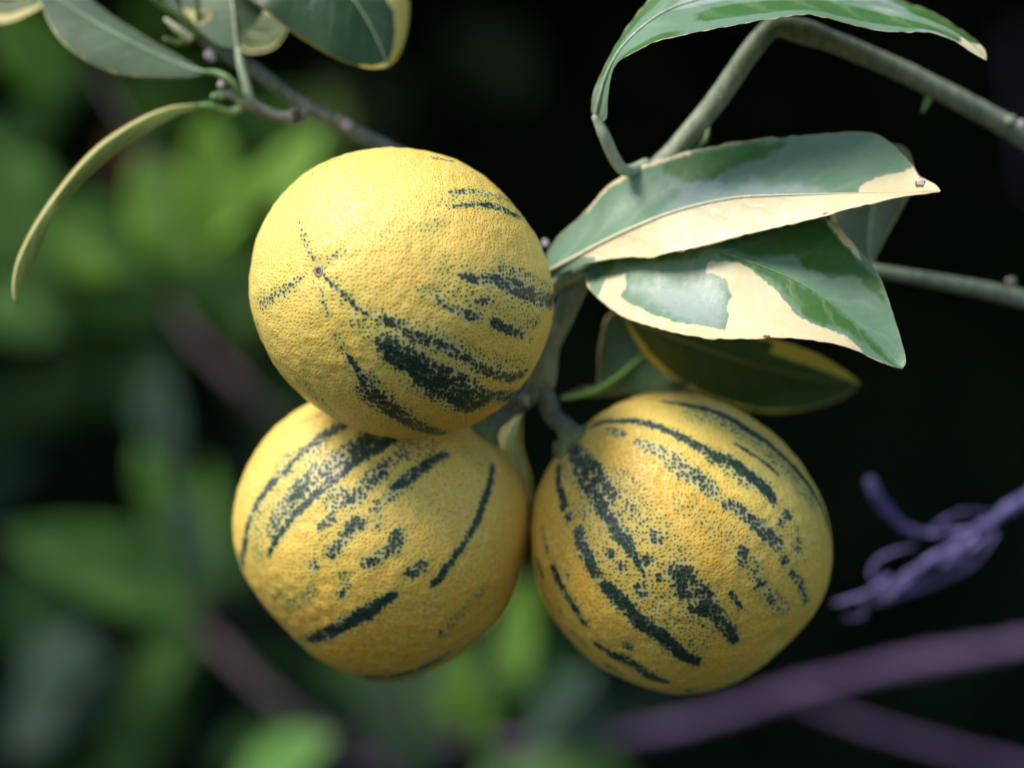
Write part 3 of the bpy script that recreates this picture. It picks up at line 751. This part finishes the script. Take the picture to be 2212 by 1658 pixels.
def ring_scar(root, p, nrm, r):
    """small round corky scar with a sunken dark core"""
    nrm = nrm / np.linalg.norm(nrm); a = np.cross(nrm, [0, 0, 1.0]); a /= np.linalg.norm(a); b = np.cross(nrm, a)
    prof = [(1.35, -.25), (1.15, .04), (.95, .16), (.72, .12), (.5, -.10)]; sides = 22
    V, F = [], []
    for k, (rr, hh) in enumerate(prof):
        for j in range(sides):
            t = 2 * math.pi * j / sides; wob = 1 + .10 * random.uniform(-1, 1)
            V.append(p + (a * math.cos(t) + b * math.sin(t)) * r * rr * wob + nrm * hh * r)
    for k in range(len(prof) - 1):
        for j in range(sides):
            F.append((k * sides + j, k * sides + (j + 1) % sides, (k + 1) * sides + (j + 1) % sides, (k + 1) * sides + j))
    o = mesh_obj('stylar_scar', V, F, M['scar'], root)
    V2 = [p + nrm * -.15 * r] + [p + (a * math.cos(2 * math.pi * j / 14) + b * math.sin(2 * math.pi * j / 14)) * r * .62 + nrm * -.02 * r for j in range(14)]
    mesh_obj('scar_core', V2, [(0, 1 + j, 1 + (j + 1) % 14) for j in range(14)], M['scar_core'], o)
q = s1([Z3(468, 715)])[0]
nr = q / np.linalg.norm(q)
ring_scar(f1, c1 + q - nr * .0006, nr, .00118)

def calyx(root, p, nrm, r, seed):
    """five-lobed green button where the stalk joins"""
    rr_ = random.Random(seed)
    nrm = nrm / np.linalg.norm(nrm); a = np.cross(nrm, [0, 0, 1.0]); a /= np.linalg.norm(a); b = np.cross(nrm, a)
    sides = 40; V, F = [], []
    rings = [(1.0, -.12), (.98, .06), (.75, .24), (.45, .40), (.30, .75)]
    for rad, hh in rings:
        for j in range(sides):
            t = 2 * math.pi * j / sides
            lob = 1 + (.26 * math.cos(5 * t + seed) if rad > .6 else .05) * rad
            V.append(p + (a * math.cos(t) + b * math.sin(t)) * r * rad * lob + nrm * r * (hh - (.18 * max(0, math.cos(5 * t + seed)) if rad > .6 else 0)))
    for k in range(len(rings) - 1):
        for j in range(sides):
            F.append((k * sides + j, k * sides + (j + 1) % sides, (k + 1) * sides + (j + 1) % sides, (k + 1) * sides + j))
    F.append(tuple((len(rings) - 1) * sides + j for j in range(sides)))
    mesh_obj('calyx', V, F, M['calyx'], root)
p2 = s2([Z4(1450, 225)])[0]; calyx(f2, c2 + p2, p2 / np.linalg.norm(p2) + np.array([.25, -.1, .3]), .0055, 1)
p3 = s3([Z5(272, 320)])[0]; calyx(f3, c3 + p3, p3 / np.linalg.norm(p3) + np.array([0, -.1, .3]), .0055, 2)
p1 = np.array([.0262, .0235, -.0062]); calyx(f1, c1 + p1 * .93, p1, .006, 3)

# ------------------------------------------------------------------ the fruiting branch
br = thing('citrus_branch', 'grey green citrus branch arching from the upper right and bearing the three fruits', 'branch', P(2300, 350, .075))
tube('stem', [(2330, 372, .078), (*Z2(2200, 590), .072), (*Z2(1900, 425), .062), (*Z2(1650, 300), .055), (*Z2(1350, 175), .047), (*Z2(1200, 128), .043), (*Z2(1110, 122), .041),
      (*Z2(1010, 230), .040), (*Z2(900, 390), .040), (*Z2(800, 520), .041), (*Z2(690, 650), .042), (*Z2(560, 790), .044), (*Z2(400, 1010), .046), (*Z2(260, 1240), .047), (*Z2(190, 1390), .049), (*Z2(130, 1510), .051), (1168, 830, .053)],
     (30, 28, 26, 25, 25, 26, 25, 25, 25, 25, 26, 27, 28, 28), M['twig'], br, n=150, sides=20, noise=.05, knots=[(.43, .18, .02), (.05, .16, .01), (.99, .25, .03)])
e2 = c2 + p2; e3 = c3 + p3
def back(q):
    s = (S + q[1]) / S
    return (q[0] / (K * s) + 1106, 829 - (q[2] - H0) / (K * s), q[1])
b2, b3 = back(e2), back(e3)
tube('fruit_stalk', [(1172, 815, .053), (1140, 858, .052), (1100, 886, .052), (b2[0] + 22, b2[1] - 18, b2[2]), (b2[0] - 3, b2[1] + 6, b2[2] + .001)], (24, 24, 20, 20, 26), M['twig_dark'], br, n=30, noise=.06)
tube('fruit_stalk', [(1166, 815, .053), (1180, 860, .053), (1196, 900, .052), (b3[0] - 6, b3[1] - 20, b3[2]), (b3[0] + 3, b3[1] + 8, b3[2] + .001)], (25, 24, 22, 22, 26), M['twig_dark'], br, n=30, noise=.06)
e1_ = back(c1 + p1)
tube('fruit_stalk', [(1200, 730, .050), (1170, 715, .051), (e1_[0] + 20, e1_[1] + 6, e1_[2] + .003), (e1_[0] - 8, e1_[1], e1_[2] - .002)], (22, 20, 22, 24), M['twig_dark'], br, n=24)
def bump(parent, x, y, d, r, mat='bud', name='bud', sq=(1, 1, 1.2)):
    bm = bmesh.new(); bmesh.ops.create_icosphere(bm, subdivisions=3, radius=1.0)
    V = np.array([v.co[:] for v in bm.verts]); F = [[v.index for v in f.verts] for f in bm.faces]; bm.free()
    V = V * (1 + .5 * vnoise(V * 1.7 + x)[:, None]) * np.array(sq) * r * K + P(x, y, d)
    return mesh_obj(name, V, F, M[mat], parent)
bump(br, *Z6(395, 1165), .0445, 11, 'scar', 'leaf_scar', (1, .8, 1.3))
bump(br, *Z6(600, 1455), .0445, 12, 'twig_dark', 'leaf_scar')
bump(br, *Z2(2150, 530), .066, 14, 'twig', 'node', (1.3, 1, 1))
bump(br, *Z2(2195, 545), .064, 9, 'bud', 'bud', (.8, 1, 1.3))
tube('bud', [(*Z2(1800, 400), .060), (*Z2(1785, 445), .058), (*Z2(1765, 490), .057)], (9, 9, 4), M['petiole'], br, n=12, sides=8)
bump(br, *Z2(118, 1060), .048, 8, 'bud', 'bud')
tube('thorn', [(*Z2(830, 555), .047), (*Z2(820, 605), .046), (*Z2(790, 640), .045), (*Z2(760, 670), .044)], (5, 6, 7, 9), M['petiole'], br, n=16, sides=8)

def zp(Z, pts, ds):
    dd = np.interp(np.linspace(0, 1, len(pts)), np.linspace(0, 1, len(ds)), ds)
    return [(*Z(*p), d) for p, d in zip(pts, dd)]

# leaf A: upper variegated leaf, pale lower half
LA = zp(Z2, [(120,1110),(180,1025),(250,965),(330,880),(380,820),(460,765),(560,715),(740,662),(900,630),(1050,607),(1200,592),(1350,582),(1490,575),(1560,585),(1620,620),(1670,665),(1715,715),(1735,745),(1755,772),(1800,793),(1828,812),(1843,835)], (.043, .038, .034, .031, .028, .024, .017, .010))
MA = zp(Z2, [(110,1190),(155,1170),(250,1120),(380,1050),(520,985),(660,930),(800,890),(950,862),(1100,853),(1300,848),(1500,842),(1700,838),(1843,835)], (.041, .033, .026, .020, .014, .011, .010))
RA = zp(Z2, [(110,1225),(160,1205),(220,1180),(300,1150),(400,1130),(500,1122),(580,1125),(650,1108),(800,1075),(950,1035),(1100,1000),(1250,965),(1350,940),(1450,910),(1560,885),(1700,855),(1780,845),(1843,835)], (.041, .031, .022, .014, .008, .006, .010))
creamA = poly_f(zz(Z2, [(100,1205),(250,1130),(380,1062),(520,997),(660,941),(800,900),(950,870),(1100,861),(1300,852),(1480,846),(1500,806),(1560,775),(1650,752),(1712,738),(1740,700),(1950,700),(1950,900),(1500,1000),(900,1200),(300,1300),(100,1300)]),
                zz(Z2, [(300,930),(390,828),(470,776),(570,725),(760,668),(740,640),(300,800)]), scale=40)
greenA = poly_f(zz(Z2, [(130,1200),(190,1168),(280,1128),(330,1130),(300,1160),(200,1195),(130,1225)]), scale=40)
oA = blade(LA, MA, RA, M['leaf'], br, nv=170, nu=44, bulge=(.10, .03), cream=lambda u, v, px: np.where(greenA(u, v, px) > -.1, -1, np.where(u > .012, 1.0, creamA(u, v, px))),
      dark=poly_f(zz(Z2, [(620,710),(760,675),(900,645),(1060,620),(1180,620),(1080,690),(960,720),(850,780),(740,790),(640,760)]), scale=60),
      pale=poly_f(zz(Z2, [(640,930),(720,820),(860,770),(900,835),(1020,782),(1100,812),(1200,795),(1320,835),(1340,850),(1100,856),(950,865),(800,893)]), scale=60), rib_mat=M['rib_cream'], rib_r=(5.5, 1.0), edge_n=3.0)
oA['label'] = 'upper variegated leaf with a pale cream lower half'
bl = bump(oA, *Z2(1755, 797), .0098, 9.5, 'spot_rim', 'blemish', (1.1, .08, 1.0))
bl2 = bump(oA, *Z2(1757, 795), .0095, 7.5, 'spot', 'blemish', (1.1, .10, 1.0))
tube('petiole', [(1150, 610, .045), (*Z2(110, 1190), .042), (*Z2(160, 1172), .040), (*Z2(220, 1140), .0375)], (9, 8, 6, 4), M['rib'], oA, n=16, sides=8)
for (x, y, d, r) in ((1350, 933, .0078, 6), (710, 1097, .0105, 5)):
    bump(oA, *Z2(x, y), d, r, 'spot_rim', 'blemish', (1.6, .06, .5))

# leaf B: arched variegated leaf below it
LB = zp(Z2, [(290,1172),(380,1080),(520,1000),(700,940),(900,900),(1080,890),(1220,905),(1340,950),(1400,990),(1460,1060),(1530,1140),(1580,1210),(1610,1290),(1640,1380),(1665,1460),(1688,1545),(1690,1585),(1675,1608)], (.040, .036, .030, .025, .019, .013, .009, .006))
MB_ = zp(Z2, [(287,1182),(380,1110),(480,1065),(600,1045),(720,1055),(850,1090),(950,1120),(1070,1165),(1200,1220),(1330,1300),(1450,1390),(1560,1490),(1640,1570),(1675,1606)], (.039, .031, .024, .018, .014, .011, .009, .007))
RB = zp(Z2, [(285,1190),(295,1225),(310,1260),(370,1320),(430,1365),(500,1400),(600,1430),(720,1460),(850,1478),(1000,1478),(1100,1472),(1250,1480),(1400,1505),(1480,1530),(1560,1570),(1640,1600),(1675,1608)], (.039, .030, .018, .008, .002, .000, .002, .006))
creamB = poly_f(zz(Z2, [(285,1180),(330,1290),(440,1290),(500,1330),(600,1375),(720,1410),(810,1420),(900,1440),(920,1390),(910,1340),(930,1290),(905,1210),(820,1190),(830,1140),(960,1140),(1050,1200),(1130,1270),(1190,1350),(1240,1390),(1310,1420),(1440,1470),(1520,1550),(1640,1600),(1700,1700),(800,1700),(200,1500),(200,1180)]),
                zz(Z2, [(380,1220),(470,1190),(470,1260),(420,1310),(350,1290)]),
                zz(Z2, [(1330,930),(1355,985),(1420,1060),(1500,1140),(1480,1080),(1420,980),(1360,920)]), scale=34)
darkB = poly_f(zz(Z2, [(850,1090),(950,1122),(1070,1168),(1200,1224),(1330,1306),(1450,1396),(1560,1496),(1650,1600),(1560,1540),(1440,1440),(1330,1420),(1240,1370),(1180,1290),(1120,1220),(1010,1170),(930,1140)]),
               zz(Z2, [(700,1040),(1000,960),(1330,950),(1420,1050),(1500,1150),(1580,1230),(1600,1320),(1540,1280),(1480,1200),(1380,1210),(1260,1180),(1200,1110),(1050,1120),(900,1085)]),
               zz(Z2, [(290,1180),(420,1110),(800,1090),(780,1130),(600,1140),(430,1150),(340,1230)]), scale=50)
oB = blade(LB, MB_, RB, M['leaf'], br, nv=170, nu=44, bulge=(.05, .08), cream=creamB, dark=darkB,
      pale=poly_f(zz(Z2, [(480,1250),(560,1290),(700,1400),(880,1430),(910,1340),(880,1220),(700,1250),(560,1230)]), scale=70), rib_mat=M['rib_green'], rib_r=(4.0, 1.0), edge_n=3.0)
oB['label'] = 'lower variegated leaf with mottled cream and green patches'
tube('petiole', [(1185, 635, .046), (*Z2(170, 1240), .045), (*Z2(230, 1212), .042), (*Z2(292, 1180), .0395)], (16, 16, 13, 7), M['rib'], oB, n=20, sides=10)
bump(oB, *Z2(1085, 1466), -.0006, 6, 'spot_rim', 'blemish', (1.6, .06, .5))

# leaf C: grey green leaf behind A and B
blade(zp(Z2, [(1560,640),(1440,720),(1380,850),(1370,960),(1420,1060),(1480,1120),(1540,1158)], (.060, .056, .052)),
      zp(Z2, [(1620,640),(1590,740),(1560,850),(1540,960),(1530,1060),(1535,1120),(1541,1158)], (.058, .056, .052)),
      zp(Z2, [(1640,628),(1690,650),(1718,700),(1725,770),(1700,860),(1620,1010),(1542,1158)], (.058, .056, .052)),
      M['leaf_under'], br, nv=60, nu=14, cream=margin(.06), rib_mat=M['rib'])
# leaf D: dark leaf below B with yellow margin
blade(zp(D, [(1352,690),(1372,735),(1410,785),(1470,830),(1550,868),(1640,890),(1720,888),(1800,868),(1840,848),(1860,830)], (.060, .076, .088, .080)),
      zp(D, [(1354,686),(1450,725),(1560,765),(1680,800),(1780,822),(1860,830)], (.058, .066, .074, .076)),
      zp(D, [(1356,682),(1450,690),(1560,705),(1680,735),(1760,762),(1825,800),(1860,830)], (.056, .052, .058, .072)),
      M['leaf_green'], br, nv=80, nu=18, cream=lambda u, v, px: np.maximum((np.abs(u) - .90 + .05 * vnoise(np.stack([v * 16, u, v], 1))) * 4, np.where(u < 0, (np.abs(u) - .62 - v * .9) * 3, np.where(v > .55, (np.abs(u) - .62) * 3, -2))))
# leaf E: underside of a broad dark leaf, green midrib
oE = blade(zp(Z6, [(640,1135),(760,1085),(840,1062),(850,900),(870,760),(905,650),(1000,600),(1150,620)], (.062, .066, .070)),
      zp(Z6, [(620,1140),(740,1125),(850,1090),(950,1035),(1060,945),(1150,870),(1250,760)], (.062, .064, .072, .080)),
      zp(Z6, [(640,1150),(760,1150),(900,1140),(1150,1130),(1400,1110),(1450,960),(1350,780)], (.064, .072, .078)),
      M['leaf_under'], br, nv=60, nu=14, cream=margin(.03), dark=lambda u, v, px: u * 0 + .6, rib_mat=M['rib_green'], rib_r=(8, 3), rib_lift=.8)
# leaf F: long arching leaf at the top
oF = blade(zp(Z2, [(318,490),(330,400),(368,312),(430,190),(520,60),(640,-60),(850,-150),(1100,-190),(1350,-150),(1550,-60),(1700,15),(1800,50),(1900,110),(1990,170),(2035,215),(2046,258)], (.024, .020, .026, .040, .044, .034, .020)),
      zp(Z2, [(335,515),(352,440),(385,330),(430,240),(500,155),(600,75),(700,25),(850,-15),(1050,-35),(1300,-30),(1500,10),(1700,60),(1850,115),(1960,180),(2046,260)], (.024, .016, .016, .022, .026, .022, .018)),
      zp(Z2, [(350,535),(384,518),(390,430),(408,320),(440,268),(520,220),(620,175),(740,150),(900,120),(1100,85),(1270,65),(1400,95),(1550,130),(1680,140),(1800,142),(1900,178),(1980,230),(2044,266)], (.024, .014, .006, .006, .010, .014, .017)),
      M['leaf'], br, nv=150, nu=34, bulge=(.05, .05), cream=lambda u, v, px: np.maximum((v - .93) * 16, (np.abs(u) - .985) * 12),
      dark=mixed(2.2, -.15, 4.0), pale=mixed(2.6, -.45, 9.0), rib_mat=M['rib'], rib_r=(5, 1.0), edge_n=3.0)
oF['label'] = 'long green leaf arching over with a yellow tip'
tube('petiole', [(*Z2(560, 715), .038), (*Z2(500, 742), .034), (*Z2(455, 738), .031), (*Z2(415, 680), .028), (*Z2(380, 600), .025), (*Z2(350, 535), .024), (*Z2(335, 505), .0235)], (14, 14, 14, 14, 14, 14, 9), M['rib'], oF, n=30, sides=10)
# leaf G: sliver of a yellowish leaf behind the lower left fruit
blade(zp(Z6, [(380,1200),(300,1290),(245,1400),(260,1560),(330,1700),(420,1800)], (.088, .092)), zp(Z6, [(380,1210),(330,1340),(320,1480),(370,1640),(430,1800)], (.086, .09)),
      zp(Z6, [(385,1200),(372,1340),(382,1480),(430,1640),(440,1800)], (.086, .09)), M['leaf_olive'], br, nv=40, nu=10, cream=margin(.25))
# thin side twig leaving to the right
tw = thing('citrus_twig', 'thin grey green twig leaving the frame at the right edge below the leaves', 'twig', P(2300, 668, .085))
tube('stem', [(*Z2(1480, 1170), .070), (*Z2(1620, 1190), .070), (*Z2(1850, 1230), .073), (*Z2(2100, 1280), .078), (2310, 672, .085)], (15, 17, 20, 22, 24), M['twig'], tw, n=40, knots=[(.72, .12, .02)])
bump(tw, *Z2(2150, 1228), .073, 12, 'scar', 'bud', (1.3, 1, .8))

# ------------------------------------------------------------------ the branch at the upper left
lb = thing('citrus_branch', 'dark citrus branch with leaves coming down from the upper left behind the topmost fruit', 'branch', P(*Z1(2100, 830), .075))
tube('stem', [(*Z1(2250, 900), .080), (*Z1(2000, 765), .074), (*Z1(1850, 690), .071), (*Z1(1700, 610), .069), (*Z1(1550, 525), .068), (*Z1(1420, 430), .067), (*Z1(1310, 355), .067), (*Z1(1190, 285), .066), (*Z1(1080, 215), .066), (*Z1(990, 130), .066), (*Z1(910, 30), .066), (*Z1(860, -80), .066)],
     (21, 20, 19, 19, 19, 17, 18, 18, 17, 15, 13), M['twig_dark'], lb, n=90, knots=[(.48, .15, .015), (.68, .2, .02), (.24, .12, .012)])
tube('side_twig', [(*Z1(1590, 610), .062), (*Z1(1520, 618), .059), (*Z1(1440, 608), .058), (*Z1(1360, 570), .057), (*Z1(1290, 535), .056), (*Z1(1220, 500), .056), (*Z1(1150, 485), .056)], (17, 15, 13, 13, 16, 15, 10), M['twig_dark'], lb, n=40, knots=[(.15, .2, .05), (.72, .25, .06)])
for x, y, r, d in ((1103, 290, 13, .0645), (1160, 440, 9, .0545), (1815, 650, 12, .0675), (1220, 572, 6, .0555)):
    bump(lb, *Z1(x, y), d, r, 'bud', 'bud', (1, .7, .95))
bump(lb, *Z1(1775, 625), .065, 10, 'twig', 'node'); bump(lb, *Z1(1140, 505), .054, 11, 'petiole', 'node', (1.3, 1, .8)); bump(lb, *Z1(1545, 605), .058, 13, 'mauve', 'leaf_scar')
for pts, r in (([(1020, 190), (990, 120), (900, 60), (820, 10), (760, -40)], (10, 9, 8)), ([(1045, 190), (1040, 110), (1032, 0), (1028, -60)], (9, 7, 6)), ([(1000, 205), (930, 225), (860, 205)], (9, 8, 6))):
    tube('green_shoot', [(*Z1(*p), .064 - .002 * i) for i, p in enumerate(pts)], r, M['petiole'], lb, n=20, sides=8)
tube('bract', [(*Z1(1000, 205), .060), (*Z1(930, 155), .058), (*Z1(865, 100), .057)], (9, 10, 5), M['rib_cream'], lb, n=16, sides=8)
# leaf H: grey green underside, pointing to the upper left
oH = blade(zp(Z1, [(1075,372),(1000,330),(900,270),(760,190),(600,90),(480,0),(380,-60),(200,-90)], (.056, .060, .066)), zp(Z1, [(1080,378),(960,345),(800,275),(640,195),(480,105),(330,10),(190,-80)], (.055, .054, .060)),
      zp(Z1, [(1072,388),(1000,405),(900,406),(750,405),(620,390),(520,355),(420,300),(320,220),(260,130),(215,20),(185,-70)], (.055, .050, .050, .058)), M['leaf_under'], lb, nv=80, nu=20, bulge=(.04, .08), cream=margin(.03), rib_mat=M['rib'], rib_r=(4, 1))
tube('petiole', [(*Z1(1260, 510), .055), (*Z1(1235, 455), .053), (*Z1(1190, 410), .053), (*Z1(1130, 382), .0545), (*Z1(1070, 376), .055)], (11, 10, 9, 8, 5), M['petiole'], oH, n=20, sides=8)
# leaf I: narrow arched leaf seen almost edge on
up = [(1030,545),(900,558),(780,600),(650,670),(520,760),(400,880),(280,1030),(180,1180),(102,1330),(70,1450),(68,1550),(88,1588)]
md = [(1035,555),(905,580),(790,624),(668,694),(545,784),(425,900),(310,1045),(205,1195),(128,1340),(92,1450),(82,1550),(90,1588)]
md = [(a[0] + (b[0] - a[0]) * .45, a[1] + (b[1] - a[1]) * .45) for a, b in zip(up, md)]
lo = [(1040,572),(950,600),(850,650),(700,742),(560,842),(440,950),(335,1060),(282,1130),(222,1280),(170,1400),(120,1490),(95,1588)]
oI = blade(zp(Z1, up, (.058, .050, .042, .036)), zp(Z1, md, (.054, .040, .034, .034)), zp(Z1, lo, (.054, .041, .035, .034)), M['leaf_olive'], lb, nv=90, nu=16, cream=lambda u, v, px: np.where(u < 0, .3, (np.abs(u) - .98) * 8) , rib=False)
oI['label'] = 'narrow leaf seen edge on, curving down to the left'
tube('petiole', [(*Z1(1270, 560), .056), (*Z1(1215, 590), .055), (*Z1(1150, 565), .055), (*Z1(1090, 553), .055), (*Z1(1030, 556), .055)], (11, 10, 9, 9, 6), M['petiole'], oI, n=20, sides=8)
# leaf J: underside hanging down to its stalk at the top, K: yellowish leaf behind it
oJ = blade(zp(Z1, [(1240,262),(1150,240),(1070,190),(1000,115),(960,50),(950,-60),(1050,-180)], (.058, .062, .066)), zp(Z1, [(1243,262),(1235,190),(1225,90),(1215,0),(1200,-90),(1150,-190)], (.057, .058, .066)),
      zp(Z1, [(1246,262),(1275,205),(1320,140),(1380,60),(1400,0),(1350,-100),(1200,-190)], (.057, .058, .066)), M['leaf_teal' if False else 'leaf_under'], lb, nv=60, nu=16, cream=poly_f(zz(Z1, [(950,40),(1010,50),(1110,60),(1100,110),(1040,130),(980,120)]), scale=30), dark=lambda u, v, px: u * .8, rib_mat=M['rib'])
tube('petiole', [(*Z1(1310, 540), .057), (*Z1(1290, 450), .056), (*Z1(1262, 350), .056), (*Z1(1243, 255), .057)], (13, 11, 10, 7), M['rib'], oJ, n=20, sides=8)
blade(zp(Z1, [(1210,120),(1240,230),(1290,275),(1360,276),(1430,252),(1480,200),(1500,150)], (.085, .080)), zp(Z1, [(1200,100),(1270,160),(1350,190),(1430,185),(1502,145)], (.09, .084)), zp(Z1, [(1205,80),(1290,40),(1380,40),(1460,80),(1503,140)], (.094, .086)), M['leaf_olive'], lb, nv=40, nu=12, cream=margin(.13), dark=lambda u, v, px: u * 0 + .6)
# leaf L: glossy dark leaf hanging into the top of the frame
oL = blade(zp(Z1, [(1150,-130),(1250,-50),(1320,8),(1400,62),(1500,150),(1620,230),(1740,300),(1860,345),(1960,362),(2030,352)], (.055, .048, .046, .050)), zp(Z1, [(1160,-150),(1350,-170),(1560,-140),(1740,-80),(1850,0),(1930,120),(1990,240),(2030,350)], (.056, .050, .050)),
      zp(Z1, [(1170,-170),(1400,-330),(1700,-330),(1950,-230),(2090,-130),(2140,-20),(2142,100),(2120,220),(2080,310),(2034,352)], (.060, .064, .062, .052)), M['leaf_green'], lb, nv=110, nu=26, bulge=(.07, .07),
      cream=poly_f(zz(Z1, [(1990,-60),(2060,60),(2070,150),(2058,250),(2030,325),(1960,345),(1880,342),(1860,400),(2100,400),(2200,200),(2200,-100)]), scale=22), dark=lambda u, v, px: np.where(u < 0, .5, -.4), rib_mat=M['rib'], rib_r=(4, 1))
oL['label'] = 'dark green leaf with a yellow edge at the top of the frame'
# leaf M: yellow-edged leaf in the corner
blade(zp(Z1, [(-160,60),(-80,110),(0,128),(80,110),(150,75),(205,45),(240,0)], (.075, .07)), zp(Z1, [(-170,40),(-60,30),(40,40),(120,30),(180,20),(245,-10)], (.078, .072)), zp(Z1, [(-170,20),(-60,-50),(60,-60),(160,-40),(250,-20)], (.08, .076)), M['leaf_olive'], lb, nv=40, nu=12, cream=lambda u, v, px: np.where(u < 0, (np.abs(u) - .45) * 3, -1), dark=lambda u, v, px: u * 0 + .3)
